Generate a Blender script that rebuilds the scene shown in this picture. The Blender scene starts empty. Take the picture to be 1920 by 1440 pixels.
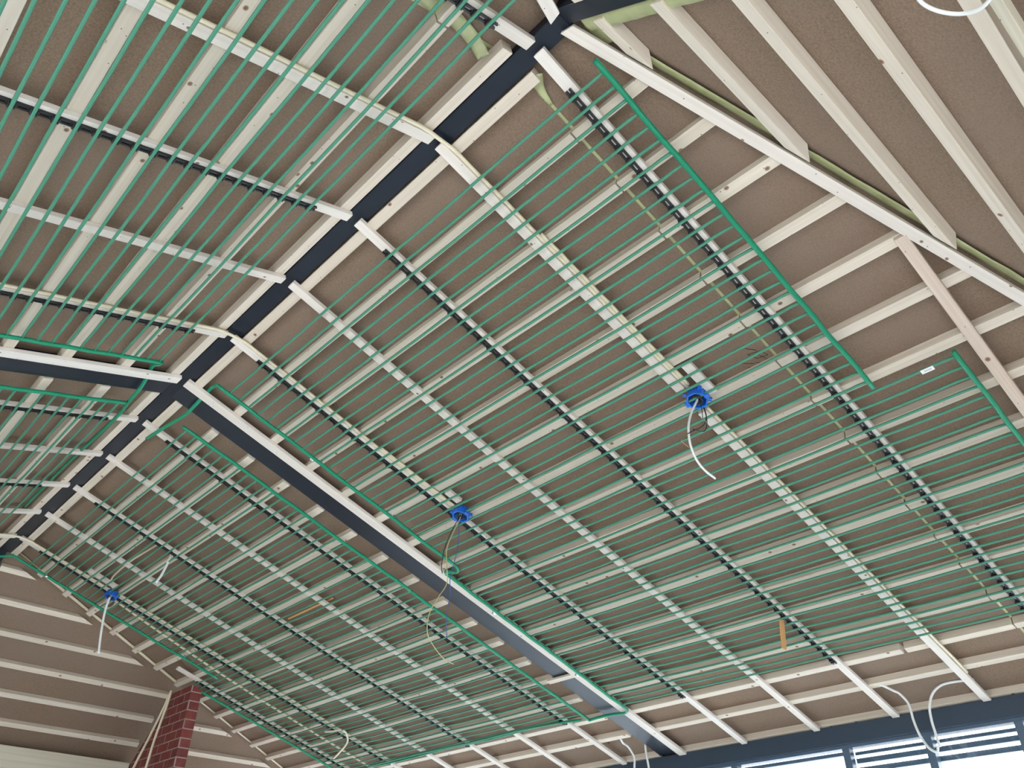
import bpy, bmesh, math, random
from mathutils import Vector, Matrix
random.seed(7)
S = bpy.context.scene
COL = S.collection

# ------------------------------------------------------------------ camera
CX = -1.1417; CZ = 1.5
R = ((0.7263, -0.6873, 0.0091), (0.4057, 0.4178, -0.8129), (0.5549, 0.5941, 0.5823))   # right, down, forward
r_ = Vector(R[0]).normalized(); f_ = Vector(R[2]).normalized(); d_ = f_.cross(r_).normalized(); r_ = d_.cross(f_).normalized()
cam = bpy.data.objects.new('camera', bpy.data.cameras.new('camera')); COL.objects.link(cam)
cam.data.sensor_fit = 'HORIZONTAL'; cam.data.sensor_width = 36; cam.data.lens = 1502.85 / 1920 * 36
cam.data.clip_start = .02; cam.data.clip_end = 300
m = Matrix.Identity(4)
for i in range(3):
    m[i][0] = r_[i]; m[i][1] = -d_[i]; m[i][2] = -f_[i]
m[0][3] = CX; m[1][3] = 0; m[2][3] = CZ
cam.matrix_world = m
S.camera = cam
# ------------------------------------------------------------------ sky, exposure
w = bpy.data.worlds.new('overcast_sky'); S.world = w; w.use_nodes = True
bg = w.node_tree.nodes['Background']; bg.inputs[0].default_value = (0.84, 0.915, 1.0, 1); bg.inputs[1].default_value = 4.6
S.view_settings.view_transform = 'Standard'; S.view_settings.look = 'None'
S.view_settings.gamma = 1; S.view_settings.use_curve_mapping = False
S.view_settings.exposure = 0.74
def window_light(name, loc, rot, sx, sy, power, col=(.93, .97, 1)):
    l = bpy.data.lights.new(name, 'AREA'); l.shape = 'RECTANGLE'; l.size = sx; l.size_y = sy; l.energy = power; l.color = col
    o = bpy.data.objects.new(name, l); COL.objects.link(o); o.location = loc; o.rotation_euler = rot
    o.visible_camera = False
    return o

# ------------------------------------------------------------------ materials
def mat(name, col, rough=.6, metal=0, spec=.5):
    mt = bpy.data.materials.new(name); mt.use_nodes = True
    b = mt.node_tree.nodes['Principled BSDF']
    b.inputs['Base Color'].default_value = (*col, 1); b.inputs['Roughness'].default_value = rough
    b.inputs['Metallic'].default_value = metal; b.inputs['Specular IOR Level'].default_value = spec
    return mt
def N(mt, t, **k):
    n = mt.node_tree.nodes.new(t)
    for a, b in k.items(): setattr(n, a, b)
    return n
def Lk(mt, a, b): mt.node_tree.links.new(a, b)
def coords(mt, scale, rnd=True):
    tc = N(mt, 'ShaderNodeTexCoord'); mp = N(mt, 'ShaderNodeMapping'); mp.inputs['Scale'].default_value = scale
    src = tc.outputs['Object']
    if rnd:
        oi = N(mt, 'ShaderNodeObjectInfo'); ml = N(mt, 'ShaderNodeMath', operation='MULTIPLY'); ml.inputs[1].default_value = 37
        Lk(mt, oi.outputs['Random'], ml.inputs[0])
        ad = N(mt, 'ShaderNodeVectorMath', operation='ADD'); Lk(mt, src, ad.inputs[0]); Lk(mt, ml.outputs[0], ad.inputs[1]); src = ad.outputs[0]
    Lk(mt, src, mp.inputs['Vector'])
    return mp.outputs['Vector']
def ramp(mt, fac, stops):
    r = N(mt, 'ShaderNodeValToRGB'); e = r.color_ramp.elements
    while len(e) < len(stops): e.new(.5)
    for el, (p, c) in zip(e, stops): el.position = p; el.color = (*c, 1)
    Lk(mt, fac, r.inputs[0]); return r.outputs['Color']
def mixc(mt, fac, a, b, mode='MIX'):
    x = N(mt, 'ShaderNodeMix', data_type='RGBA', blend_type=mode)
    for s, v in ((x.inputs[0], fac), (x.inputs[6], a), (x.inputs[7], b)):
        if isinstance(v, (int, float)): s.default_value = v
        elif isinstance(v, tuple): s.default_value = (*v, 1)
        else: Lk(mt, v, s)
    return x.outputs[2]
def spruce(name, light, dark, knot=(.20, .09, .045), krad=.05):
    """planed spruce: long grain, a few round knots and small nail heads"""
    mt = mat(name, light, .62, 0, .3); b = mt.node_tree.nodes['Principled BSDF']
    g = N(mt, 'ShaderNodeTexNoise'); g.inputs['Scale'].default_value = 1; g.inputs['Detail'].default_value = 4
    Lk(mt, coords(mt, (1.2, 70, 70)), g.inputs['Vector'])
    c = ramp(mt, g.outputs['Fac'], [(.35, dark), (.62, light)])
    g2 = N(mt, 'ShaderNodeTexNoise'); g2.inputs['Scale'].default_value = 1; g2.inputs['Detail'].default_value = 2
    Lk(mt, coords(mt, (2.5, 9, 9)), g2.inputs['Vector'])
    c = mixc(mt, ramp(mt, g2.outputs['Fac'], [(.35, (0, 0, 0)), (.7, (.5, .5, .5))]), c, tuple(x * .86 for x in light))
    for sc, rad, kc in ((5.0, krad, knot), (9.0, .022, (.05, .045, .04))):
        v = N(mt, 'ShaderNodeTexVoronoi', voronoi_dimensions='2D'); v.inputs['Scale'].default_value = 1; v.inputs['Randomness'].default_value = 1
        Lk(mt, coords(mt, (sc, sc * 1.25, 0)), v.inputs['Vector'])
        k = ramp(mt, v.outputs['Distance'], [(0, (1, 1, 1)), (rad * .75, (.85, .85, .85)), (rad * 1.25, (0, 0, 0))])
        nrm = N(mt, 'ShaderNodeTexCoord'); sp = N(mt, 'ShaderNodeSeparateXYZ'); Lk(mt, nrm.outputs['Normal'], sp.inputs[0])
        ab = N(mt, 'ShaderNodeMath', operation='ABSOLUTE'); Lk(mt, sp.outputs[2], ab.inputs[0])
        gt = N(mt, 'ShaderNodeMath', operation='GREATER_THAN'); gt.inputs[1].default_value = .8; Lk(mt, ab.outputs[0], gt.inputs[0])
        sel = N(mt, 'ShaderNodeMath', operation='MULTIPLY'); sv = N(mt, 'ShaderNodeSeparateColor'); Lk(mt, v.outputs['Color'], sv.inputs[0])
        g3 = N(mt, 'ShaderNodeMath', operation='GREATER_THAN'); g3.inputs[1].default_value = .28; Lk(mt, sv.outputs[0], g3.inputs[0])
        Lk(mt, gt.outputs[0], sel.inputs[0]); Lk(mt, g3.outputs[0], sel.inputs[1])
        m2 = N(mt, 'ShaderNodeMath', operation='MULTIPLY'); Lk(mt, sel.outputs[0], m2.inputs[0]); Lk(mt, k, m2.inputs[1])
        c = mixc(mt, m2.outputs[0], c, kc)
    oi = N(mt, 'ShaderNodeObjectInfo')
    t = ramp(mt, oi.outputs['Random'], [(0, (.90, .88, .86)), (.5, (1, .98, .96)), (1, (1, 1, 1))])
    c = mixc(mt, 1.0, c, t, 'MULTIPLY')
    Lk(mt, c, b.inputs['Base Color'])
    bp = N(mt, 'ShaderNodeBump'); bp.inputs['Strength'].default_value = .12; bp.inputs['Distance'].default_value = .002
    Lk(mt, g.outputs['Fac'], bp.inputs['Height']); Lk(mt, bp.outputs[0], b.inputs['Normal'])
    return mt
M = {}
M['batten'] = spruce('spruce_batten', (.76, .675, .565), (.67, .575, .455))
M['lath'] = spruce('planed_lath', (.84, .775, .71), (.76, .69, .615), krad=.035)
M['pink'] = spruce('pinkish_lath', (.72, .60, .50), (.60, .46, .37), krad=.06)
M['oldwood'] = spruce('plate_timber', (.66, .61, .49), (.56, .50, .38))
M['steel'] = mat('painted_steel', (.020, .028, .042), .30, 0, .38)
mt = M['steel']; nz = N(mt, 'ShaderNodeTexNoise'); nz.inputs['Scale'].default_value = 6; nz.inputs['Detail'].default_value = 6
Lk(mt, coords(mt, (1, 1, 1)), nz.inputs['Vector'])
Lk(mt, ramp(mt, nz.outputs['Fac'], [(.3, (.010, .015, .025)), (.75, (.014, .020, .032))]), mt.node_tree.nodes['Principled BSDF'].inputs['Base Color'])
# wood-fibre board
M['board'] = mt = mat('wood_fibre_board', (.2, .16, .12), .9, 0, .1)
b = mt.node_tree.nodes['Principled BSDF']
n1 = N(mt, 'ShaderNodeTexNoise'); n1.inputs['Scale'].default_value = 150; n1.inputs['Detail'].default_value = 5; n1.inputs['Roughness'].default_value = .7
n2 = N(mt, 'ShaderNodeTexNoise'); n2.inputs['Scale'].default_value = 1.7; n2.inputs['Detail'].default_value = 3
v0 = coords(mt, (1, 1, 1), False); Lk(mt, v0, n1.inputs['Vector']); Lk(mt, v0, n2.inputs['Vector'])
c = ramp(mt, n1.outputs['Fac'], [(.3, (.170, .117, .080)), (.7, (.308, .216, .151))])
c = mixc(mt, ramp(mt, n2.outputs['Fac'], [(.35, (0, 0, 0)), (.7, (.55, .55, .55))]), c, (.250, .182, .142))
Lk(mt, c, b.inputs['Base Color'])
bp = N(mt, 'ShaderNodeBump'); bp.inputs['Strength'].default_value = .25; bp.inputs['Distance'].default_value = .002
Lk(mt, n1.outputs['Fac'], bp.inputs['Height']); Lk(mt, bp.outputs[0], b.inputs['Normal'])
M['tube'] = mat('green_plastic_tube', (.060, .245, .150), .42)
M['header'] = mat('green_plastic_header', (.004, .25, .125), .36)
M['black'] = mat('black_plastic', (.012, .012, .014), .45)
M['blue'] = mat('blue_plastic', (.012, .13, .58), .35)
M['white'] = mat('white_plastic', (.82, .82, .80), .4)
M['cream'] = mat('cream_conduit', (.78, .69, .50), .45)
M['grey'] = mat('grey_plastic', (.35, .36, .38), .5)
M['wire'] = mat('black_wire_sheath', (.02, .02, .025), .4)
M['yellowwire'] = mat('yellow_wire_sheath', (.55, .47, .22), .4)
M['bluewire'] = mat('blue_wire_sheath', (.05, .10, .30), .4)
M['copper'] = mat('copper', (.75, .38, .22), .3, 1)
M['chrome'] = mat('zinc_clip', (.8, .82, .85), .2, 1)
M['orange'] = mat('orange_offcut', (.72, .38, .16), .6)
M['pencil'] = mat('pencil_mark', (.02, .018, .016), .8)
M['frame'] = mat('window_frame_paint', (.075, .115, .17), .35)
M['lit_steel'] = mat('window_lit_steel', (.030, .050, .078), .35)  # same steel as the other beams, window light put into a bluer base colour
M['tape'] = mt = mat('airtight_tape', (.50, .52, .27), .35)
n1 = N(mt, 'ShaderNodeTexNoise'); n1.inputs['Scale'].default_value = 9; n1.inputs['Detail'].default_value = 3
Lk(mt, coords(mt, (1, 1, 1)), n1.inputs['Vector'])
Lk(mt, ramp(mt, n1.outputs['Fac'], [(.3, (.36, .37, .18)), (.7, (.52, .53, .28))]), mt.node_tree.nodes['Principled BSDF'].inputs['Base Color'])
M['floor'] = mt = mat('screed_floor', (.55, .54, .52), .8)
n1 = N(mt, 'ShaderNodeTexNoise'); n1.inputs['Scale'].default_value = 2; n1.inputs['Detail'].default_value = 6
Lk(mt, coords(mt, (1, 1, 1)), n1.inputs['Vector'])
Lk(mt, ramp(mt, n1.outputs['Fac'], [(.3, (.50, .49, .47)), (.7, (.62, .61, .59))]), mt.node_tree.nodes['Principled BSDF'].inputs['Base Color'])
M['wall'] = mat('lime_plaster', (.62, .60, .56), .9)
M['glass'] = mt = bpy.data.materials.new('window_glass'); mt.use_nodes = True
nt = mt.node_tree; nt.nodes.remove(nt.nodes['Principled BSDF'])
tr = N(mt, 'ShaderNodeBsdfTransparent'); tr.inputs[0].default_value = (.95, .98, 1, 1); gl = N(mt, 'ShaderNodeBsdfGlossy'); gl.inputs['Roughness'].default_value = .02
mx = N(mt, 'ShaderNodeMixShader'); mx.inputs[0].default_value = .06
Lk(mt, tr.outputs[0], mx.inputs[1]); Lk(mt, gl.outputs[0], mx.inputs[2]); Lk(mt, mx.outputs[0], nt.nodes['Material Output'].inputs[0])
# brick
M['brick'] = mt = mat('red_brick', (.3, .08, .06), .85, 0, .2)
b = mt.node_tree.nodes['Principled BSDF']
tc = N(mt, 'ShaderNodeTexCoord'); sx = N(mt, 'ShaderNodeSeparateXYZ'); cb = N(mt, 'ShaderNodeCombineXYZ'); ad = N(mt, 'ShaderNodeMath', operation='ADD')
Lk(mt, tc.outputs['Object'], sx.inputs[0]); Lk(mt, sx.outputs[0], ad.inputs[0]); Lk(mt, sx.outputs[1], ad.inputs[1])
Lk(mt, ad.outputs[0], cb.inputs[0]); Lk(mt, sx.outputs[2], cb.inputs[1])
bk = N(mt, 'ShaderNodeTexBrick'); bk.inputs['Scale'].default_value = 1; bk.inputs['Brick Width'].default_value = .22; bk.inputs['Row Height'].default_value = .078
bk.inputs['Mortar Size'].default_value = .006; bk.inputs['Mortar Smooth'].default_value = .3
bk.inputs['Color1'].default_value = (.20, .045, .038, 1); bk.inputs['Color2'].default_value = (.13, .034, .030, 1); bk.inputs['Mortar'].default_value = (.34, .25, .22, 1)
Lk(mt, cb.outputs[0], bk.inputs['Vector'])
nb = N(mt, 'ShaderNodeTexNoise'); nb.inputs['Scale'].default_value = 14; nb.inputs['Detail'].default_value = 5; Lk(mt, tc.outputs['Object'], nb.inputs['Vector'])
Lk(mt, mixc(mt, ramp(mt, nb.outputs['Fac'], [(.4, (0, 0, 0)), (.8, (.6, .6, .6))]), bk.outputs['Color'], (.24, .085, .07)), b.inputs['Base Color'])
bp = N(mt, 'ShaderNodeBump'); bp.inputs['Strength'].default_value = .5; bp.inputs['Distance'].default_value = .006; bp.invert = True
Lk(mt, bk.outputs['Fac'], bp.inputs['Height']); Lk(mt, bp.outputs[0], b.inputs['Normal'])

# ------------------------------------------------------------------ helpers
def finish(name, bm, mt, mw=Matrix.Identity(4), parent=None, smooth=False, label=None, cat=None, group=None, kind=None):
    me = bpy.data.meshes.new(name); bmesh.ops.recalc_face_normals(bm, faces=bm.faces)
    if smooth:
        for f in bm.faces: f.smooth = True
    bm.to_mesh(me); bm.free()
    me.materials.append(M[mt])
    o = bpy.data.objects.new(name, me); COL.objects.link(o)
    if parent: o.parent = parent; o.matrix_world = mw; 
    else: o.matrix_world = mw
    tag(o, label, cat, group, kind); return o
def tag(o, label=None, cat=None, group=None, kind=None):
    if label: o['label'] = label
    if cat: o['category'] = cat
    if group: o['group'] = group
    if kind: o['kind'] = kind
def empty(name, loc, label, cat, group=None):
    o = bpy.data.objects.new(name, None); COL.objects.link(o); o.location = loc; o.empty_display_size = .1
    tag(o, label, cat, group); return o
def child_mw(parent, mw):                 # parents here are unrotated empties
    return Matrix.Translation(-parent.location) @ mw
def hexa(bm, c):                          # c: 8 corners, bottom 4 then top 4
    v = [bm.verts.new(p) for p in c]
    for f in ((0, 1, 2, 3), (4, 5, 6, 7), (0, 1, 5, 4), (1, 2, 6, 5), (2, 3, 7, 6), (3, 0, 4, 7)): bm.faces.new([v[i] for i in f])
def box_bm(x0, x1, y0, y1, z0, z1, bm=None, bev=0):
    own = bm is None
    if own: bm = bmesh.new()
    hexa(bm, [(x0, y0, z0), (x1, y0, z0), (x1, y1, z0), (x0, y1, z0), (x0, y0, z1), (x1, y0, z1), (x1, y1, z1), (x0, y1, z1)])
    if bev and own: bmesh.ops.bevel(bm, geom=list(bm.edges), offset=bev, segments=1, affect='EDGES')
    return bm
def tube_bm(pts, r, n=10, bm=None, cap=True):
    if bm is None: bm = bmesh.new()
    pts = [Vector(p) for p in pts]; rings = []; up = None
    for i, p in enumerate(pts):
        t = (pts[min(i + 1, len(pts) - 1)] - pts[max(i - 1, 0)]).normalized()
        if up is None: up = t.orthogonal().normalized()
        up = (up - t * up.dot(t)).normalized(); s = t.cross(up)
        rings.append([bm.verts.new(p + (up * math.cos(a) + s * math.sin(a)) * r) for a in (2 * math.pi * k / n for k in range(n))])
    for a, b in zip(rings, rings[1:]):
        for k in range(n): bm.faces.new((a[k], a[(k + 1) % n], b[(k + 1) % n], b[k]))
    if cap: bm.faces.new(rings[0]); bm.faces.new(rings[-1])
    return bm
def spline(pts, k=8):                     # Catmull-Rom through the points
    P = [Vector(p) for p in pts]; P = [P[0] * 2 - P[1]] + P + [P[-1] * 2 - P[-2]]; out = []
    for i in range(1, len(P) - 2):
        a, b, c, d = P[i - 1:i + 3]
        for j in range(k):
            t = j / k
            out.append(.5 * ((2 * b) + (c - a) * t + (2 * a - 5 * b + 4 * c - d) * t * t + (3 * b - a - 3 * c + d) * t ** 3))
    out.append(P[-2]); return out
ORD = ['first', 'second', 'third', 'fourth', 'fifth', 'sixth', 'seventh', 'eighth', 'ninth', 'tenth', 'eleventh', 'twelfth', 'thirteenth', 'fourteenth', 'fifteenth', 'sixteenth', 'seventeenth', 'eighteenth']
# ------------------------------------------------------------------ roof frame of reference
H = 4.1; TA = .3062; AL = math.atan(TA); KH = .3683; YN = 1.006; YF = 7.149; KF = .3642
Uv = {1: Vector((math.cos(AL), 0, -math.sin(AL))), -1: Vector((-math.cos(AL), 0, -math.sin(AL)))}
Nv = {1: Vector((-math.sin(AL), 0, -math.cos(AL))), -1: Vector((math.sin(AL), 0, -math.cos(AL)))}
APEX = Vector((0, 0, H)); YV = Vector((0, 1, 0))
def P(side, u, y, n=0): return APEX + Uv[side] * u + Nv[side] * n + YV * y
AH = math.atan(TA / KH); AF = math.atan(TA / KF)
UH = Vector((0, -math.cos(AH), -math.sin(AH))); NH = Vector((0, math.sin(AH), -math.cos(AH))); PH0 = Vector((0, YN, H))
UF = Vector((0, math.cos(AF), -math.sin(AF))); NF = Vector((0, -math.sin(AF), -math.cos(AF))); PF0 = Vector((0, YF, H))
def PHp(x, v, n=0): return PH0 + Vector((x, 0, 0)) + UH * v + NH * n
def PFp(x, v, n=0): return PF0 + Vector((x, 0, 0)) + UF * v + NF * n
YK = [1.126, 1.681, 2.243, 2.794, 3.367, 3.919, 4.486, 5.050, 5.632, 6.202, 6.772, 7.405]     # the lath rows along the ridge
NB = -.022; ND = -.067                     # batten underside, board surface
UE = 4.537
def hipy(u): return YN - KH * u * math.cos(AL)
def fary(u): return YF + KF * u * math.cos(AL)
def prism(name, mt, A8, along, label, cat, group, bev=.0012, parent=None, kind=None):
    """a sawn timber given by its 8 world corners; the local x axis runs along the grain"""
    o = sum((Vector(a) for a in A8), Vector()) / 8
    x = along.normalized(); e = (Vector(A8[3]) - Vector(A8[0]))
    if e.cross(x).length < .5 * e.length: e = Vector(A8[1]) - Vector(A8[0])
    y = (e - x * e.dot(x)).normalized(); z = x.cross(y)
    mw = Matrix.Translation(o) @ Matrix((x, y, z)).transposed().to_4x4(); inv = mw.inverted()
    bm = bmesh.new(); hexa(bm, [inv @ Vector(a) for a in A8])
    if bev: bmesh.ops.bevel(bm, geom=list(bm.edges), offset=bev, segments=1, affect='EDGES')
    return finish(name, bm, mt, mw, parent, label=label, cat=cat, group=group, kind=kind)
def along_y(name, side, u0, u1, ya, yb, n0, n1, mt, label, cat, group, j=0):
    """timber running parallel to the ridge; ya(u), yb(u) give its two end cuts"""
    c = []
    for n in (n0, n1):
        c += [P(side, u0, ya(u0), n), P(side, u0, yb(u0), n), P(side, u1, yb(u1), n), P(side, u1, ya(u1), n)]
    return prism(name, mt, c, YV, label, cat, group)
def along_u(name, side, u0, u1, y0, y1, n0, n1, mt, label, cat, group=None, skew=0):
    c = []
    for n in (n0, n1):
        c += [P(side, u0, y0, n), P(side, u1, y0 + skew, n), P(side, u1, y1 + skew, n), P(side, u0, y1, n)]
    return prism(name, mt, c, Uv[side], label, cat, group)

# ------------------------------------------------------------------ boards on the four roof slopes
def plane3(p1, n1, p2, n2, p3, n3):
    Mx = Matrix((n1, n2, n3)); return Mx.inverted() @ Vector((p1.dot(n1), p2.dot(n2), p3.dot(n3)))
def pl(which, n):
    if which in (1, -1): return APEX + Nv[which] * n, Nv[which]
    if which == 'h': return PH0 + NH * n, NH
    return PF0 + NF * n, NF
EZ = (Vector((0, 0, 2.72)), Vector((0, 0, 1)))
def corner(a, b, c, n):
    A = pl(a, n); B = pl(b, n); C_ = EZ if c == 'e' else pl(c, n)
    return plane3(*A, *B, *C_)
for lab, poly in (('r', [(1, -1, 'h'), (1, -1, 'f'), (1, 'f', 'e'), (1, 'h', 'e')]), ('l', [(-1, 1, 'h'), (-1, 1, 'f'), (-1, 'f', 'e'), (-1, 'h', 'e')])):
    bm = bmesh.new(); lo = [bm.verts.new(corner(*q, ND)) for q in poly]; hi = [bm.verts.new(corner(*q, ND - .022)) for q in poly]
    bm.faces.new(lo); bm.faces.new(hi)
    for k in range(4): bm.faces.new((lo[k], lo[(k + 1) % 4], hi[(k + 1) % 4], hi[k]))
    finish('ceiling', bm, 'board', kind='structure')
for w_ in ('h', 'f'):
    bm = bmesh.new(); poly = [(1, -1, w_), (1, w_, 'e'), (-1, w_, 'e')]
    lo = [bm.verts.new(corner(*q, ND)) for q in poly]; hi = [bm.verts.new(corner(*q, ND - .022)) for q in poly]
    bm.faces.new(lo); bm.faces.new(hi)
    for k in range(3): bm.faces.new((lo[k], lo[(k + 1) % 3], hi[(k + 1) % 3], hi[k]))
    finish('ceiling', bm, 'board', kind='structure')

# ------------------------------------------------------------------ the room below
XW = 4.35; YA = -.66; YB = 8.80
finish('floor', box_bm(-4.6, 4.6, YA - .2, YB + .2, -.15, 0), 'floor', kind='structure')
finish('ground', box_bm(-40, 40, -40, 40, -.4, -.16), 'floor', kind='structure')
# ------------------------------------------------------------------ steel frame
def steel(name, c8, along, label, mt='steel'):
    return prism(name, mt, c8, along, label, 'steel beam', None, bev=.003)
def ybox(x0, x1, y0, y1, z0, z1):
    return [(x0, y0, z0), (x0, y1, z0), (x1, y1, z0), (x1, y0, z0), (x0, y0, z1), (x0, y1, z1), (x1, y1, z1), (x1, y0, z1)]
zb = H + .016
steel('steel_ridge_beam', ybox(-.029, .054, YN - .02, YF + .03, zb, zb + .14), YV, 'dark painted steel beam running along the ridge')
for sd, nm in ((1, 'right slope, coming down to the window beam'), (-1, 'left slope, leaving the ridge node to the left')):
    c = []
    for n in (-.024, -.16):
        c += [P(sd, .02, 3.952, n), P(sd, 4.54, 3.952, n), P(sd, 4.54, 4.135, n), P(sd, .02, 4.135, n)]
    steel('steel_rafter', c, Uv[sd], 'broad dark steel rafter under the ' + nm)
c = []
for n in (-.024, -.15):
    c += [PHp(-.045, 0, n), PHp(-.045, 2.1, n), PHp(.03, 2.1, n), PHp(.03, 0, n)]
steel('steel_hip_beam', c, UH, 'dark steel beam bending down from the near ridge end over the top edge of view')
c = []
for n in (-.024, -.15):
    c += [PFp(-.045, 0, n), PFp(-.045, 2.0, n), PFp(.03, 2.0, n), PFp(.03, 0, n)]
steel('steel_hip_beam', c, UF, 'dark steel beam dropping from the far ridge end at the left edge of view')
steel('steel_eaves_beam', ybox(4.35, 4.50, YA, YB, 2.668, 2.786), YV, 'blue-grey steel beam above the window strip along the right eaves', 'lit_steel')
steel('steel_eaves_beam', ybox(-4.50, -4.35, YA, YB, 2.668, 2.786), YV, 'blue-grey steel beam along the left eaves, behind the left slope laths', 'lit_steel')

# ------------------------------------------------------------------ battens parallel to the ridge
BW = .048; PITCH = .27
SN = {1: 'right', -1: 'left'}
UB = [.078, .342, .606, .872, 1.146, 1.42, 1.692, 1.966, 2.248, 2.522, 2.79, 3.07, 3.327, 3.622, 3.91, 4.19]
UL = [.054, .320, .606, .864, 1.130, 1.40, 1.67, 1.94, 2.22, 2.49, 2.76, 3.03, 3.31, 3.60, 3.88, 4.16]
for side in (1, -1):
    for k in range(16):
        uc = (UB if side == 1 else UL)[k]
        u0, u1 = uc - BW / 2, uc + BW / 2
        j = random.uniform(-.004, .004)
        near = 'steel ridge beam' if k < 9 else 'eaves'
        cnt = ORD[k] + ' below the ridge beam' if k < 9 else ORD[15 - k] + ' above the eaves beam'
        g = 'spruce battens on the %s slope' % SN[side]
        jn = 1.244 if side == 1 else 1.244
        if hipy(u0) + .02 < jn - .05 and k > 0:
            a = (lambda u: max(hipy(u) + .012, YA + .05))
            along_y('spruce_batten', side, u0, u1, a, lambda u: jn, NB, ND, 'batten', 'short end batten at the near hip, %s slope, %s' % (SN[side], cnt), 'batten', g)
        if side == 1 and k == 14:
            along_y('spruce_batten', side, u0, u1, lambda u: jn + .007, lambda u: 1.845, NB, ND, 'batten', 'short middle piece of batten, right slope, second above the eaves beam', 'batten', g)
        along_y('spruce_batten', side, u0, u1, lambda u: 1.868 if (side == 1 and k == 14) else jn + .007 if k else 1.20, lambda u: 3.948, NB, ND, 'batten', 'long spruce batten before the steel rafter, %s slope, %s' % (SN[side], cnt), 'batten', g)
        st = 4.152 + random.uniform(-.003, .012) if k else 4.140
        along_y('spruce_batten', side, u0, u1, lambda u: st, lambda u: fary(u) - .012, NB, ND, 'batten', 'spruce batten beyond the steel rafter, %s slope, %s' % (SN[side], cnt), 'batten', g)
    # eaves batten
    along_y('eaves_batten', side, 4.53, 4.58, lambda u: hipy(4.5) + .03, lambda u: 3.945, NB - .004, ND, 'batten', 'yellowish batten against the %s eaves beam, before the steel rafter' % SN[side], 'batten', 'battens at the eaves')
    along_y('eaves_batten', side, 4.53, 4.58, lambda u: 4.145, lambda u: fary(4.5) - .03, NB - .004, ND, 'batten', 'yellowish batten against the %s eaves beam, beyond the steel rafter' % SN[side], 'batten', 'battens at the eaves')

# ------------------------------------------------------------------ laths running down the slopes
LW = .047
ROW = {0: 'row nearest the near hip lath', 5: 'row fixed along the steel rafter', 11: 'last short row, beside the brick pier'}
for side in (1, -1):
    for k, yc in enumerate(YK):
        g = 'planed laths down the %s slope' % SN[side]
        where = ROW.get(k) or ('%s row on the near side of the steel rafter' % ORD[5 - k - 1] if k < 5 else '%s row beyond the steel rafter' % ORD[k - 6])
        us = .018 + random.uniform(-.003, .003)
        ue = UE + random.uniform(-.006, .006)
        y0, y1 = yc - LW / 2, yc + LW / 2
        if k == 11:
            if side == 1: along_u('planed_lath', side, 1.774, ue, y0 - .005, y1 - .005, NB, 0, 'lath', 'planed lath down the right slope, ' + where, 'lath', g, skew=.0)
            continue
        if side == 1 and k == 1:
            along_u('planed_lath', side, us, 1.565, y0, y1, NB, 0, 'lath', 'planed lath from the ridge down to the nearest blue junction box, conduit at its side', 'lath', g)
            along_u('planed_lath', side, 1.73, ue, y0, y1, NB, 0, 'lath', 'planed lath from below the nearest blue junction box down to the window beam', 'lath', g)
            continue
        if k == 5: y0, y1 = 3.884, 3.950
        along_u('planed_lath', side, us, ue, y0, y1, NB, 0, 'lath', 'planed lath down the %s slope, %s' % (SN[side], where), 'lath', g)
    # hip lath: nailed across the ends of the battens
    ko = KH * math.cos(AL)
    c = []
    ub = 4.45
    for n in (NB, 0):
        c += [P(side, .034, .972, n), P(side, ub, .984 - ko * ub, n), P(side, ub, 1.031 - ko * ub, n), P(side, .024, 1.023, n)]
    prism('hip_lath', 'lath', c, c[1] - c[0], 'long planed lath slanting along the near hip over the batten ends, %s slope' % SN[side], 'lath', None)
    along_u('planed_lath', side, 1.40, UE, .565 - LW / 2 - .014, .565 + LW / 2 - .014, NB, 0, 'pink', 'pinkish rough lath starting at the near hip lath, %s slope' % SN[side], 'lath', None, skew=.03)
# offcut blocks carrying the boxes
along_u('timber_block', 1, 1.455, 1.66, 1.546, 1.594, NB, -.002, 'lath', 'short lath offcut just above the nearest blue junction box', 'block', 'offcut blocks by the boxes')
along_u('timber_block', 1, 1.46, 1.56, 3.235, 3.280, NB, -.002, 'lath', 'short lath offcut just above the middle blue junction box', 'block', 'offcut blocks by the boxes')
along_u('timber_block', 1, .55, .80, 6.61, 6.67, NB, -.002, 'lath', 'short lath offcut just above the farthest blue junction box', 'block', 'offcut blocks by the boxes')
along_y('timber_crosspiece', 1, 3.30, 3.34, lambda u: 3.953, lambda u: 4.20, -.021, -.004, 'batten', 'short batten crossing under the steel rafter two thirds of the way down', 'batten', None)

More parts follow.
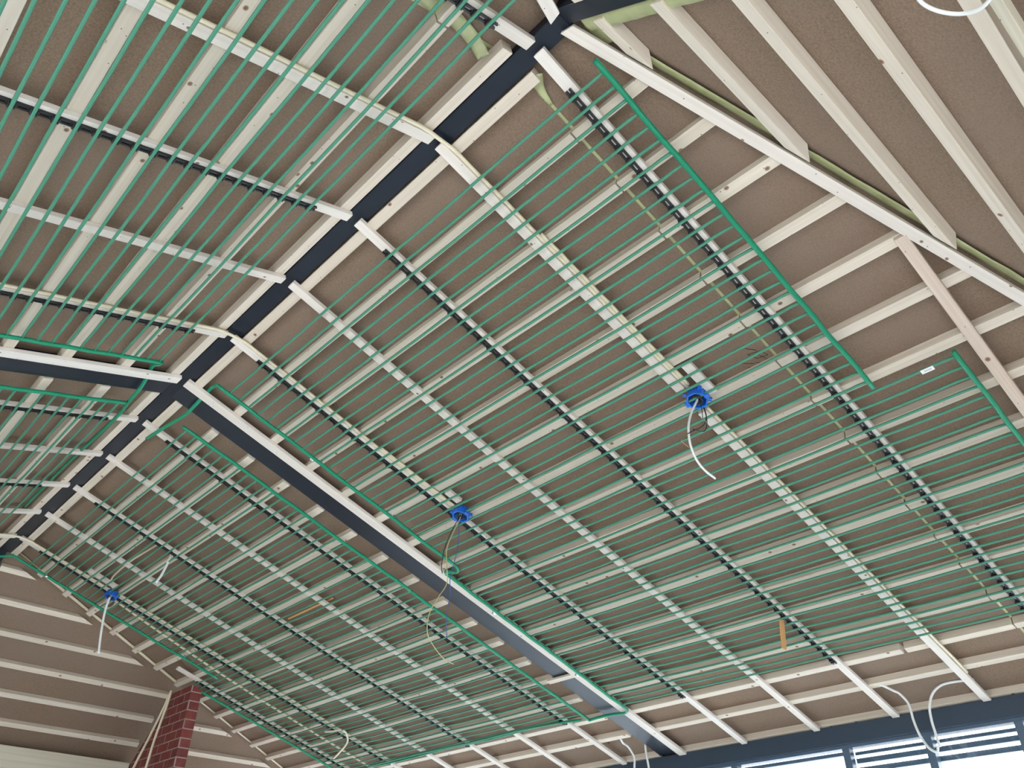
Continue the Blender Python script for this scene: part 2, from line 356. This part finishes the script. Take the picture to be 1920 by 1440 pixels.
# ------------------------------------------------------------------ battens on the two hip ends
for k in range(8):
    v = .125 + .2835 * k
    for sd in (1, -1):
        c = []
        def xh(vv): return max(.06, vv * math.cos(AH) / KH * 1.0 - .07)
        # the hip lies at x = v cos / KH on this slope; the battens stop just short of it
        for n in (-.022, -.066):
            xa = .045
            c += [PHp(sd * xa, v, n), PHp(sd * (v * math.cos(AH) / KH - .02 + n * 1.2), v, n), PHp(sd * ((v + BW) * math.cos(AH) / KH - .02 + n * 1.2), v + BW, n), PHp(sd * xa, v + BW, n)]
        # short starter pieces by the beam
        if v * math.cos(AH) / KH > .15:
            prism('hip_batten', 'batten', c, Vector((1, 0, 0)), 'batten across the near hip end, %s below the ridge, %s of its beam' % (ORD[k], 'right' if sd == 1 else 'left'), 'batten', 'battens across the near hip end')
for k in range(6):
    v = .135 + .2825 * k
    for sd in (1, -1):
        xe_ = v * math.cos(AF) / KF; xe2 = (v + BW) * math.cos(AF) / KF
        if sd == 1 and k >= 3: xe_ = xe2 = 1.885
        cut = 1 if not (sd == 1 and k >= 3) else 0
        c = []
        for n in (-.022, -.066):
            c += [PFp(sd * .045, v, n), PFp(sd * (xe_ - .02 * cut + n * 1.2 * cut), v, n), PFp(sd * (xe2 - .02 * cut + n * 1.2 * cut), v + BW, n), PFp(sd * .045, v + BW, n)]
        prism('hip_batten', 'batten', c, Vector((1, 0, 0)), 'batten across the far hip end, %s below the ridge, %s' % (ORD[k], 'right of its beam' if sd == 1 else 'left of its beam'), 'batten', 'battens across the far hip end')
        if sd == 1 and k >= 3:
            c = []
            for n in (-.022, -.066):
                c += [PFp(2.01, v, n), PFp(v * math.cos(AF) / KF - .02 + n * 1.2, v, n), PFp((v + BW) * math.cos(AF) / KF - .02 + n * 1.2, v + BW, n), PFp(2.01, v + BW, n)]
            prism('hip_batten', 'batten', c, Vector((1, 0, 0)), 'batten on the far hip end, right of the brick pier, %s below the ridge' % ORD[k], 'batten', 'battens across the far hip end')
# timber plate at the foot of the far hip
prism('wall_plate_timber', 'oldwood', ybox(-4.3, 1.88, 8.45, 8.60, 2.785, 2.962), Vector((1, 0, 0)), 'large planed timber plate across the bottom left corner below the far hip', 'timber beam', None, bev=.003)

# ------------------------------------------------------------------ brick pier
bm = bmesh.new()
yb0, yb1 = 7.45, 8.78
zt = lambda x, y: min(H - TA * x - .045, H - (y - YF) * TA / KF - .055 + .0)
x0, x1 = 1.895, 1.995
ym = (YF + KF * x1)
ys = [yb0, ym + .02, yb1]
prof = [(yb0, lambda x: H - TA * x - .032), (ym, lambda x: H - TA * x - .032), (yb1, lambda x: 2.6)]
vs = []
for x in (x0, x1):
    row = [bm.verts.new((x, yb0, .0)), bm.verts.new((x, yb0, H - TA * x - .032)), bm.verts.new((x, YF + KF * x + .01, H - TA * x - .032)), bm.verts.new((x, yb1, H - (yb1 - YF) * TA / KF - .045)), bm.verts.new((x, yb1, .0))]
    vs.append(row)
bm.faces.new(vs[0]); bm.faces.new(vs[1])
for k in range(5): bm.faces.new((vs[0][k], vs[0][(k + 1) % 5], vs[1][(k + 1) % 5], vs[1][k]))
finish('brick_pier', bm, 'brick', label='slim red brick pier with pale mortar rising to the slope at lower left', cat='brick pier')

# ------------------------------------------------------------------ black clip rails
TP = .0640; T0 = .217
def rail(side, yc, ua, ub, label):
    bm = bmesh.new(); L = ub - ua
    box_bm(0, L, -.012, -.0045, 0, .010, bm); box_bm(0, L, .0045, .012, 0, .010, bm)
    k = 0
    while True:
        u = T0 + TP * k - ua; k += 1
        if u < -.04: continue
        if u > L - .01: break
        a = max(0, u - .018); b_ = min(L, u + .018)
        box_bm(a, b_, -.0045, .0045, 0, .0095, bm)
        box_bm(u - .012, u - .008, -.0125, .0125, .0, .018, bm); box_bm(u + .008, u + .012, -.0125, .0125, .0, .018, bm)
    mw = Matrix.Translation(P(side, ua, yc, 0)) @ Matrix((Uv[side], YV, Uv[side].cross(YV))).transposed().to_4x4()
    if side == 1:                          # make local z point into the room
        mw = Matrix.Translation(P(side, ua, yc, 0)) @ Matrix((Uv[side], -YV, Uv[side].cross(-YV))).transposed().to_4x4()
    return finish('clip_rail', bm, 'black', mw, label=label, cat='clip rail', group='black clip rails under the laths')
RN = {0: 'row nearest the near hip', 2: 'row between the nearest and middle junction boxes', 4: 'row just before the steel rafter', 6: 'first row beyond the steel rafter', 8: 'third row beyond the steel rafter', 10: 'row at the farthest blue junction box'}
for side in (1, -1):
    for k in (0, 2, 4, 6, 8, 10):
        t = 'slotted black clip rail, %s slope, %s' % (SN[side], RN[k])
        if side == -1 and k == 10: t = 'slotted black plastic clip rail on the left slope, farthest row'
        if side == -1 and k == 2: t = 'slotted black plastic clip rail on the left slope, third row from the near hip'
        rail(side, YK[k] + .008, .185, 3.84, t)
rail(1, 7.405, 2.02, 3.84, 'slotted black plastic clip rail on the last short lath beside the brick pier')

# ------------------------------------------------------------------ green heating mats
def mat_(side, ya, yb, ua, nt_, hname, label, stub=True, h0=None, h1=None):
    """a comb of thin green tubes between two header pipes"""
    root = empty('heating_mat', P(side, ua, ya, .02), label, 'heating mat', 'green capillary heating mats')
    nT = .0150; HR = .0108; TR = .0066
    def pp(u, y, n): return P(side, u, y, n)
    u_end = ua + TP * (nt_ - 1)
    for y, sgn, (ha, hb) in ((ya, -1, h0 or (ua - .05, u_end + .03)), (yb, 1, h1 or (ua - .05, u_end + .03))):
        pts = []
        n_ = 20
        for i in range(n_ + 1):
            u = ha + (hb - ha) * i / n_
            pts.append(pp(u, y + sgn * .004 + random.uniform(-.0025, .0025), .022 + random.uniform(-.0015, .0015)))
        o = finish('header_pipe', tube_bm(spline(pts, 2), HR, 12), 'header', Matrix.Translation(-root.location), root, smooth=True)
        o.parent = root; o.matrix_parent_inverse = Matrix.Identity(4); o.matrix_basis = Matrix.Translation(-root.location)
    for k in range(nt_):
        u = ua + TP * k
        ph = random.uniform(0, 6.28); am = random.uniform(.0006, .0022)
        rows = [y for y in YK[::2] + [7.405] if ya < y < yb]
        pts = [pp(u, ya + .002, nT + .003)]
        knots = [ya + .05] + rows + [yb - .05]
        prev = None
        for i, y in enumerate(knots):
            if prev is not None:
                s = (y - prev)
                for q in (.25, .5, .75):
                    pts.append(pp(u + am * math.sin(ph + 5 * (prev + s * q)), prev + s * q, nT + .006 * s * math.sin(math.pi * q)))
            pts.append(pp(u, y, nT)); prev = y
        pts.append(pp(u, yb - .002, nT + .003))
        o = finish('tube', tube_bm(pts, TR, 8), 'tube', Matrix.Identity(4), None, smooth=True)
        o.parent = root; o.matrix_parent_inverse = Matrix.Identity(4); o.matrix_basis = Matrix.Translation(-root.location)
    return root
mat_(1, .985, 3.72, T0 - TP * .0, 28, 'a', 'green tube comb mat on the right slope before the steel rafter, ridge half', h0=(.165, 1.985), h1=(.145, 1.955))
mat_(1, .645, 3.846, T0 + TP * 28, 28, 'b', 'green tube comb mat on the right slope before the steel rafter, eaves half', h0=(1.978, 3.84), h1=(1.985, 3.80))
mat_(1, 4.240, 7.062, T0, 28, 'c', 'green tube comb mat on the right slope beyond the steel rafter, ridge half', h0=(.185, 2.0), h1=(.06, 2.045))
mat_(1, 4.243, 7.495, T0 + TP * 28, 28, 'd', 'green tube comb mat on the right slope beyond the steel rafter, eaves half', h0=(1.985, 3.825), h1=(2.095, 3.80))
mat_(-1, .90, 3.705, T0, 28, 'e', 'green tube comb mat on the left slope before the steel rafter', h0=(.165, 1.985), h1=(.205, 1.985))
mat_(-1, 4.230, 7.062, T0, 28, 'f', 'green tube comb mat on the left slope beyond the steel rafter', h0=(.18, 2.0), h1=(.15, 2.045))
def pipe(name, pts, r, mt, label, cat, k=8, group=None, n=10):
    return finish(name, tube_bm(spline(pts, k), r, n), mt, smooth=True, label=label, cat=cat, group=group)
# links between the mats
pipe('link_pipe', [P(1, .145, 3.722, .020), P(1, .135, 3.77, .004), P(1, .138, 3.86, -.036), P(1, .140, 3.955, -.012), P(1, .142, 4.02, .004), P(1, .145, 4.16, .006), P(1, .118, 4.40, .004), P(1, .10, 4.60, .0)], .0105, 'header', 'green link pipe crossing the steel rafter just right of the ridge node', 'pipe')
pipe('link_pipe', [P(-1, .205, 3.71, .020), P(-1, .195, 3.76, .004), P(-1, .187, 3.86, -.036), P(-1, .18, 3.955, -.012), P(-1, .175, 4.06, .006), P(-1, .168, 4.24, .008), P(-1, .150, 4.42, .004), P(-1, .148, 4.75, -.004), P(-1, .14, 5.4, -.03), P(-1, .13, 6.2, -.04)], .0105, 'header', 'green link pipe crossing the steel rafter just left of the ridge node', 'pipe')
pipe('link_pipe', [P(1, 1.955, 3.722, .022), P(1, 1.99, 3.735, .024), P(1, 2.005, 3.765, .026), P(1, 1.985, 3.80, .026), P(1, 1.968, 3.83, .024), P(1, 1.99, 3.846, .022)], .0105, 'header', 'short green hook pipe joining the two mat headers beside the steel rafter', 'pipe', k=5)
pipe('link_pipe', [P(1, 3.80, 3.848, .024), P(1, 3.835, 3.90, .020), P(1, 3.838, 4.02, .008), P(1, 3.83, 4.15, .012), P(1, 3.825, 4.24, .022)], .0105, 'header', 'green link pipe crossing the steel rafter near the eaves', 'pipe')
pipe('supply_pipe', [P(1, 3.80, 4.30, .020), P(1, 3.765, 4.7, .018), P(1, 3.78, 5.3, .019), P(1, 3.775, 5.9, .018), P(1, 3.79, 6.6, .019), P(1, 3.77, 7.4, .018)], .0095, 'header', 'green supply pipe lying along the eaves side of the far mat, lower one', 'pipe')
pipe('supply_pipe', [P(1, 3.76, 4.50, .032), P(1, 3.735, 4.9, .034), P(1, 3.745, 5.5, .033), P(1, 3.735, 6.2, .034), P(1, 3.75, 7.0, .032)], .0075, 'tube', 'green supply pipe lying along the eaves side of the far mat, upper one', 'pipe')
pipe('link_pipe', [(-.32, 7.10, 3.99), (-.12, 7.16, 4.03), (.0, 7.10, 4.045), (.06, 7.066, P(1, .06, 7.06, .022).z)], .0105, 'header', 'green link pipe passing the far ridge end at the left edge', 'pipe')
# small zinc clips
for (sd, u, y, t) in ((1, .81, 3.735, 'ridge-half header beside the steel rafter'), (1, 2.45, 3.872, 'eaves-half header beside the steel rafter, upper of two'), (1, 3.28, 3.872, 'eaves-half header beside the steel rafter, lower of two'), (1, .37, 7.07, 'far header near the far ridge end')):
    bm = bmesh.new(); tube_bm([P(sd, u - .009, y, .022), P(sd, u + .009, y, .022)], .0145, 12, bm)
    finish('pipe_clip', bm, 'chrome', smooth=True, label='small shiny metal clip on the ' + t, cat='clip')
# label on a tube
bm = bmesh.new(); 
mwl = Matrix.Translation(P(1, 2.009, .762, .026)) @ Matrix((YV, Uv[1], YV.cross(Uv[1]))).transposed().to_4x4()
box_bm(-.026, .026, -.011, .011, -.0008, .0008, bm)
lab = finish('tube_label', bm, 'white', mwl, label='small white paper label wrapped on a green tube at the right', cat='label')
bm = bmesh.new()
for i in range(5): box_bm(-.016 + i * .006, -.012 + i * .006, -.004, .003, .0009, .0012, bm); box_bm(-.016 + i * .006, -.012 + i * .006, -.004, .003, -.0012, -.0009, bm)
o = finish('print', bm, 'grey'); o.parent = lab; o.matrix_parent_inverse = Matrix.Identity(4); o.matrix_basis = Matrix.Identity(4)

# ------------------------------------------------------------------ junction boxes
def jbox(side, u, y, label, wires):
    """octagonal blue box screwed under the battens: body, lugs, wires"""
    c0 = P(side, u, y, -.016); root = empty('junction_box', c0, label, 'junction box', 'blue junction boxes')
    B = Matrix((Uv[side], YV, Nv[side])).transposed().to_4x4()
    def put(o):
        o.parent = root; o.matrix_parent_inverse = Matrix.Identity(4); o.matrix_basis = B
    bm = bmesh.new(); R0, R1, D = .052, .047, .052; n = 8
    def ring(r, z): return [bm.verts.new((r * math.cos(math.pi / 8 + 2 * math.pi * k / n), r * math.sin(math.pi / 8 + 2 * math.pi * k / n), z)) for k in range(n)]
    rs = [ring(R1 * .9, 0), ring(R0, .006), ring(R0, D), ring(R1 - .003, D), ring(R1 - .005, .012)]
    bm.faces.new(rs[0]); bm.faces.new(rs[-1])
    for a, b_ in zip(rs, rs[1:]):
        for k in range(n): bm.faces.new((a[k], a[(k + 1) % n], b_[(k + 1) % n], b_[k]))
    put(finish('box_body', bm, 'blue'))
    for k in range(4):
        a = math.pi / 4 + math.pi / 2 * k
        bm = bmesh.new(); tube_bm([(R0 * math.cos(a), R0 * math.sin(a), .026), ((R0 + .014) * math.cos(a), (R0 + .014) * math.sin(a), .026)], .010, 10, bm)
        put(finish('conduit_socket', bm, 'blue', smooth=False))
    bm = bmesh.new(); box_bm(-.012, .012, -.062, -.046, D - .010, D, bm); box_bm(-.012, .012, .046, .062, D - .010, D, bm)
    put(finish('screw_lug', bm, 'blue'))
    bm = bmesh.new()
    for k in range(5):
        a = random.uniform(0, 6.28); q = [(.03 * math.cos(a + t * 1.7) * (1 - .15 * t), .03 * math.sin(a + t * 1.7) * (1 - .1 * t), .018 + .008 * k + .004 * t) for t in range(4)]
        tube_bm(spline(q, 5), .0028, 6, bm)
    put(finish('coiled_wires', bm, 'wire', smooth=True))
    for nm, mt, r, pts in wires:
        o = finish(nm, tube_bm(spline(pts, 8), r, 8), mt, smooth=True)
        o.parent = root; o.matrix_parent_inverse = Matrix.Identity(4); o.matrix_basis = Matrix.Translation(-root.location)
    return root
jbox(1, 1.632, 1.635, 'blue junction box nearest the camera, hanging white cable and dark wires', [
    ('white_cable', 'white', .0052, [(1.556, 1.635, 3.60), (1.527, 1.632, 3.559), (1.485, 1.635, 3.49), (1.448, 1.635, 3.402), (1.442, 1.635, 3.312), (1.474, 1.635, 3.246), (1.529, 1.635, 3.215), (1.601, 1.635, 3.204)]),
    ('dark_wire', 'wire', .0022, [(1.565, 1.635, 3.61), (1.594, 1.635, 3.584), (1.600, 1.63, 3.527), (1.565, 1.63, 3.46), (1.487, 1.63, 3.40), (1.42, 1.63, 3.35)]),
    ('dark_wire', 'wire', .0022, [(1.57, 1.64, 3.61), (1.605, 1.64, 3.58), (1.615, 1.64, 3.51), (1.58, 1.64, 3.44), (1.49, 1.64, 3.41)]),
    ('dark_wire', 'wire', .0018, [(1.56, 1.63, 3.60), (1.570, 1.63, 3.56), (1.567, 1.63, 3.50)]),
    ('bare_wire_end', 'copper', .0016, [(1.42, 1.63, 3.35), (1.395, 1.63, 3.32), (1.37, 1.63, 3.295), (1.42, 1.63, 3.283)])])
jbox(1, 1.628, 3.307, 'middle blue junction box by the steel rafter with long thin hanging wires', [
    ('dark_wire', 'wire', .0024, [(1.55, 3.307, 3.61), (1.528, 3.307, 3.562), (1.482, 3.307, 3.463), (1.444, 3.307, 3.353), (1.432, 3.307, 3.255), (1.44, 3.307, 3.21)]),
    ('blue_wire', 'bluewire', .0020, [(1.555, 3.31, 3.61), (1.544, 3.31, 3.567), (1.545, 3.31, 3.444), (1.53, 3.31, 3.336), (1.50, 3.31, 3.206), (1.505, 3.31, 3.117), (1.49, 3.31, 2.98), (1.50, 3.31, 2.87)]),
    ('yellow_wire', 'yellowwire', .0024, [(1.55, 3.30, 3.61), (1.535, 3.30, 3.56), (1.49, 3.30, 3.46), (1.455, 3.30, 3.353), (1.463, 3.30, 3.255), (1.470, 3.30, 3.16), (1.422, 3.307, 3.07), (1.371, 3.307, 2.97), (1.366, 3.307, 2.87), (1.41, 3.307, 2.811), (1.485, 3.307, 2.759), (1.551, 3.307, 2.745)])])
jbox(1, .826, 6.755, 'farthest blue junction box with one straight hanging white cable', [
    ('white_cable', 'white', .0085, [(.784, 6.755, 3.84), (.775, 6.755, 3.80), (.776, 6.755, 3.693), (.797, 6.755, 3.527), (.822, 6.755, 3.389)])])

# ------------------------------------------------------------------ conduits and loose cables
def conduit(side, yoff, u0, u1, k, label, n=-.010, r=.0078):
    y = YK[k] + yoff
    pts = [P(side, u0 + (u1 - u0) * i / 30, y + .0012 * math.sin(i * 1.3), n) for i in range(31)]
    return finish('cream_conduit', tube_bm(pts, r, 10), 'cream', smooth=True, label=label, cat='conduit', group='cream conduits beside the laths')
def over(k, label, uL, uR, yoff=-.033, n=-.010):
    y = YK[k] + yoff; pts = [P(-1, uL + (.10 - uL) * i / 24, y + .001 * math.sin(i), n) for i in range(25)]
    pts += [P(-1, .055, y, n + .006), Vector((0, y + .004, H - .006)), P(1, .055, y, n + .006)]
    pts += [P(1, .10 + (uR - .10) * i / 24, y + .001 * math.sin(i), n) for i in range(25)]
    return finish('cream_conduit', tube_bm(pts, .0085, 10), 'cream', smooth=True, label=label, cat='conduit', group='cream conduits beside the laths')
over(1, 'cream conduit bending over the ridge, ending at the nearest blue junction box', 2.6, 1.575)
over(4, 'cream conduit bending over the ridge, ending at the middle blue junction box', 2.6, 1.60)
over(10, 'thick cream conduit bending over the far end of the ridge', 2.0, .80)
conduit(1, -.048, .56, 1.56, 1, 'second thin cream conduit beside the nearest blue box lath, above the box')
conduit(1, -.034, 1.72, 4.22, 1, 'cream conduit along the lath below the nearest blue box, to the eaves')
conduit(1, -.048, 1.0, 1.60, 4, 'second thin cream conduit just above the middle blue box')
conduit(1, -.05, .88, 3.8, 10, 'cream conduit along the lath below the farthest blue box')
pipe('cream_conduit', [P(1, .88, 6.85, -.005), P(1, 1.4, 6.93, -.004), P(1, 2.1, 7.02, -.006), P(1, 2.8, 7.06, -.006), P(1, 3.5, 7.075, -.006), P(1, 4.1, 7.08, -.006)], .010, 'cream', 'yellowish conduit running on the far side of the farthest clip rail', 'conduit')
pipe('cream_conduit', [P(1, .80, 3.30 + 3.49, -.012), P(1, .90, 6.86, -.010), P(1, .93, 7.02, -.012), P(1, .90, 7.12, -.014)], .009, 'cream', 'short cream conduit between the farthest blue box and the far hip', 'conduit')
pipe('cream_conduit', [P(1, .79, 6.70, -.014), P(1, .72, 6.55, -.018), P(1, .70, 6.2, -.03), P(1, .71, 5.85, -.03), P(1, .71, 5.70, -.02)], .007, 'cream', 'thin conduit curving from the farthest blue box back along a batten', 'conduit')
pipe('white_cable', [(.822, 5.75, 3.90), (.815, 5.75, 3.86), (.803, 5.75, 3.781), (.785, 5.75, 3.71), (.766, 5.75, 3.66)], .0085, 'white', 'short white cable end dangling above and right of the farthest blue box', 'cable')
q = [P(1, 3.13, 6.88, .012), P(1, 3.14, 6.77, .02), P(1, 3.156, 6.66, .016), P(1, 3.20, 6.64, .02), P(1, 3.27, 6.68, .05)]
q += [q[-1] + Vector((.0, .02, -.04)), q[-1] + Vector((-.02, .06, -.09)), q[-1] + Vector((-.05, .12, -.15))]
pipe('cream_cable', q, .008, 'cream', 'cream cable looping out of the tubes and hanging near the bottom edge, left of centre', 'cable')
pipe('white_cable', [P(1, 4.19, 2.165, -.030), P(1, 4.22, 2.135, -.018), (4.13, 2.13, 2.875), (4.17, 2.115, 2.862), (4.2, 2.088, 2.80), (4.2, 2.086, 2.71), (4.2, 2.072, 2.62), (4.2, 2.040, 2.545), (4.2, 2.0, 2.515), (4.2, 1.985, 2.545)], .0075, 'white', 'white cable loop hanging before the window strip, left one of the pair', 'cable')
pipe('white_cable', [(4.2, 1.675, 2.870), (4.2, 1.80, 2.878), (4.2, 1.872, 2.871), (4.2, 1.930, 2.835), (4.2, 1.968, 2.77), (4.2, 1.980, 2.69), (4.2, 1.978, 2.616), (4.2, 1.975, 2.54)], .0075, 'white', 'white cable loop hanging before the window strip, right one of the pair', 'cable')
pipe('white_cable', [P(1, 4.20, 4.26, -.028), P(1, 4.25, 4.27, -.012), (4.16, 4.295, 2.855), (4.2, 4.276, 2.782), (4.2, 4.283, 2.69), (4.2, 4.29, 2.55), (4.2, 4.27, 2.4)], .0080, 'white', 'white cable hanging at the eaves left of the steel rafter foot', 'cable')
pipe('white_cable', [(4.21, 4.09, 2.93), (4.2, 4.122, 2.922), (4.2, 4.154, 2.881), (4.2, 4.156, 2.80), (4.2, 4.142, 2.69), (4.2, 4.14, 2.55), (4.2, 4.15, 2.4)], .0080, 'white', 'white cable hanging across the foot of the steel rafter', 'cable')
for pts, t in (([(1.885, 7.93, 3.50), (1.885, 7.95, 3.40), (1.885, 8.12, 3.17), (1.885, 8.30, 2.95), (1.885, 8.36, 2.85), (1.885, 8.40, 2.6)], 'left'), ([(1.888, 7.90, 3.52), (1.888, 7.91, 3.40), (1.888, 8.00, 3.12), (1.888, 8.04, 2.884), (1.888, 8.07, 2.7), (1.888, 8.08, 2.5)], 'right')):
    pipe('cream_conduit', pts, .012, 'cream', 'cream conduit running down the brick pier, %s of the two' % t, 'conduit')
pipe('cream_conduit', [P(1, 2.15 + i * .2, fary(2.15 + i * .2) - .02, -.055) for i in range(12)], .009, 'cream', 'cream conduit along the far hip line right of the brick pier', 'conduit')
for off, t in ((0, 'nearer'), (.018, 'farther')):
    pipe('cream_conduit', [P(1, .30 + i * .17, fary(.30 + i * .17) - .025 + off, -.055) for i in range(11)], .008, 'cream', 'cream conduit lying along the far hip above the brick pier, %s one' % t, 'conduit')
c1 = [PHp(a, b, .05) for a, b in ((.12, 1.275), (.154, 1.249), (.189, 1.247), (.221, 1.268), (.242, 1.305), (.243, 1.346), (.224, 1.379), (.195, 1.40), (.16, 1.41))]
pipe('white_cable', c1, .0048, 'white', 'white cable loop cut by the top edge at upper right', 'cable')
c = []
for n in (-.022, .0):
    c += [PHp(.10, 1.335, n), PHp(3.0, 1.40, n), PHp(3.0, 1.425, n), PHp(.10, 1.365, n)]
prism('edge_strip', 'oldwood', c, Vector((1, 0, 0)), 'yellowish thin strip lying on the batten in the top right corner', 'strip', None)

# ------------------------------------------------------------------ airtight tape
def ribbon(pts, wv, width, label, th=.0012, crinkle=.002):
    """a thin strip of tape: pts centre line, wv width direction"""
    bm = bmesh.new(); P_ = spline(pts, 6); wv = Vector(wv).normalized(); rows = []
    for i, p in enumerate(P_):
        t = (P_[min(i + 1, len(P_) - 1)] - P_[max(0, i - 1)]).normalized(); w2 = (wv - t * wv.dot(t)).normalized(); nn = t.cross(w2)
        wd = width[0] + (width[1] - width[0]) * i / (len(P_) - 1) if isinstance(width, tuple) else width
        row = []
        for s in (-.5, -.17, .17, .5): row.append(p + w2 * wd * s + nn * random.uniform(-crinkle, crinkle))
        rows.append((row, nn))
    A_ = [[bm.verts.new(q + nn * th / 2) for q in r] for r, nn in rows]; B_ = [[bm.verts.new(q - nn * th / 2) for q in r] for r, nn in rows]
    for G in (A_, B_):
        for a, b_ in zip(G, G[1:]):
            for k in range(3): bm.faces.new((a[k], a[k + 1], b_[k + 1], b_[k]))
    for k in (0, 3):
        for i in range(len(A_) - 1): bm.faces.new((A_[i][k], A_[i + 1][k], B_[i + 1][k], B_[i][k]))
    for i in (0, -1):
        for k in range(3): bm.faces.new((A_[i][k], A_[i][k + 1], B_[i][k + 1], B_[i][k]))
    return finish('airtight_tape', bm, 'tape', smooth=True, label=label, cat='tape')
nT = ND + .0025
for side in (1, -1):
    ribbon([P(side, .08 + i * .43, 1.247, nT) for i in range(11)], YV, .014, 'thin yellow-green tape over the board joint on the %s slope near the hip' % SN[side], crinkle=.0004)
for sd in (1, -1):
    # along the near hip, on the hip-end side
    ribbon([PHp(sd * (x - .012), x * KH / math.cos(AH), ND + .012) for x in [.10 + .42 * i for i in range(11)]], Vector((0, -1, -.8)), .05, 'yellow-green tape along the near hip line, %s side' % ('right' if sd == 1 else 'left'))
ribbon([P(-1, .78, 1.10, -.050), P(-1, .60, 1.16, -.056), P(-1, .42, 1.215, -.060), P(-1, .28, 1.225, -.060), P(-1, .18, 1.245, -.050), P(-1, .10, 1.275, -.035)], YV, (.075, .045), 'wide crinkled yellow-green tape near the upper end of the ridge, left slope', crinkle=.006)
ribbon([P(1, .075, 1.20, -.03), P(1, .13, 1.235, -.055), P(1, .20, 1.247, -.063)], YV, (.05, .016), 'tape flap by the first batten end right of the ridge beam', crinkle=.002)
ribbon([PHp(.055, .05, -.035), PHp(.058, .14, -.030), PHp(.060, .30, -.030), PHp(.062, .50, -.034), PHp(.064, .9, -.034)], Vector((1, 0, 0)), (.075, .05), 'wide yellow-green tape beside the steel hip beam at the top edge', crinkle=.004)
ribbon([PHp(.13, .02, -.050), PHp(.11, .09, -.040), PHp(.09, .16, -.035)], Vector((1, 0, -.2)), (.10, .10), 'loose tape flap under the near ridge node', crinkle=.005)
ribbon([P(1, u_, fary(u_) - .035, -.060) for u_ in (.10, .22, .34, .46)], YV, .020, 'yellow-green tape along the far hip line', crinkle=.001)
# pencil scribble on the board, builder's tick marks
bm = bmesh.new()
def stroke(a, b_):
    tube_bm([P(1, a[0], a[1], ND + .0005), P(1, b_[0], b_[1], ND + .0005)], .0012, 5, bm)
for a, b_ in (((1.565, 1.335), (1.60, 1.30)), ((1.60, 1.345), (1.64, 1.325)), ((1.60, 1.345), (1.61, 1.29)), ((1.61, 1.29), (1.65, 1.275)), ((1.64, 1.325), (1.65, 1.275)), ((1.655, 1.34), (1.69, 1.31)), ((1.61, 1.315), (1.68, 1.285)), ((1.66, 1.385), (1.68, 1.37)), ((1.675, 1.355), (1.70, 1.34)), ((1.63, 1.39), (1.66, 1.35))): stroke(a, b_)
finish('pencil_marks', bm, 'pencil', label='dark pencil scribble on the brown board right of the nearest blue box', cat='pencil marks')
# hanging orange offcut
for dx, t in ((0, 'left'), (.024, 'right')):
    bm = box_bm(-.0078, .0078, -.004, .004, -.19, 0, bev=.001)
    finish('timber_strip', bm, 'orange', Matrix.Translation((3.155 + dx, 2.279, 3.132)) @ Matrix.Rotation(math.radians(11), 4, 'Y') @ Matrix.Rotation(math.radians(-28), 4, 'Z'), label='small orange wood strip hanging under the laths at lower right, %s of two' % t, cat='wood strip')
along_y('timber_strip', 1, 1.83, 1.845, lambda u: 5.0, lambda u: 5.62, -.06, -.05, 'orange', 'thin orange wood strip lying above the tubes, left of the hanging yellow wire', 'wood strip', None)

# ------------------------------------------------------------------ window strip on the right
def wbox(o_name, x0, x1, y0, y1, z0, z1, mt, parent=None, kind='structure', **k):
    return finish(o_name, box_bm(x0, x1, y0, y1, z0, z1, bev=.002), mt, parent=parent, kind=None if parent else kind, **k)
MY = [-.6, .5, 1.03, 1.57, 2.105, 2.645, 3.51, 4.35, 5.2, 6.05, 6.9, 7.75, 8.7]
fr = bmesh.new()
box_bm(4.38, 4.45, YA, YB, 2.648, 2.668, fr)
box_bm(4.38, 4.45, YA, YB, 0, .10, fr)
box_bm(4.39, 4.43, 2.645, YB, 2.608, 2.630, fr)
for y in MY: box_bm(4.385, 4.445, y - .024, y + .024, .1, 2.66, fr)
win = finish('window_1', fr, 'frame', kind='structure')
for a, b_ in zip(MY, MY[1:]):
    o = finish('glass_pane', box_bm(4.412, 4.418, a + .02, b_ - .02, .1, 2.65), 'glass'); o.parent = win
for z0, z1, t in ((2.612, 2.632, 'highest'), (2.562, 2.592, 'middle'), (2.508, 2.538, 'lowest')):
    finish('awning_slat', box_bm(4.455, 4.475, -.6, 2.62, z0, z1, bev=.001), 'frame', label='dark horizontal slat outside the window strip, %s of the three' % t, cat='slat', group='slats outside the window')
# unseen near, left and far walls; their windows are added and sized for light
def side_frame(name, horizontal, pos, a, b_, n):
    bm = bmesh.new()
    def bx(s0, s1, z0, z1):
        if horizontal: box_bm(s0, s1, pos - .03, pos + .03, z0, z1, bm)
        else: box_bm(pos - .03, pos + .03, s0, s1, z0, z1, bm)
    bx(a, b_, 0, .1); bx(a, b_, 2.6, 2.67)
    for i in range(n + 1):
        s = a + (b_ - a) * i / n; bx(max(a, s - .03), min(b_, s + .03), .1, 2.6)
    return finish(name, bm, 'frame', kind='structure')
side_frame('added_window_2', True, YA - .05, -4.4, .8, 5)
finish('wall_near', box_bm(.8, 4.4, YA - .12, YA, 0, 2.68), 'wall', kind='structure')
side_frame('added_window_3', False, -4.42, YA, 5.6, 7)
finish('wall_left', box_bm(-4.55, -4.38, 5.6, YB, 0, 2.70), 'wall', kind='structure')
finish('wall_far', box_bm(-4.4, 4.4, YB, YB + .2, 0, 2.80), 'wall', kind='structure')
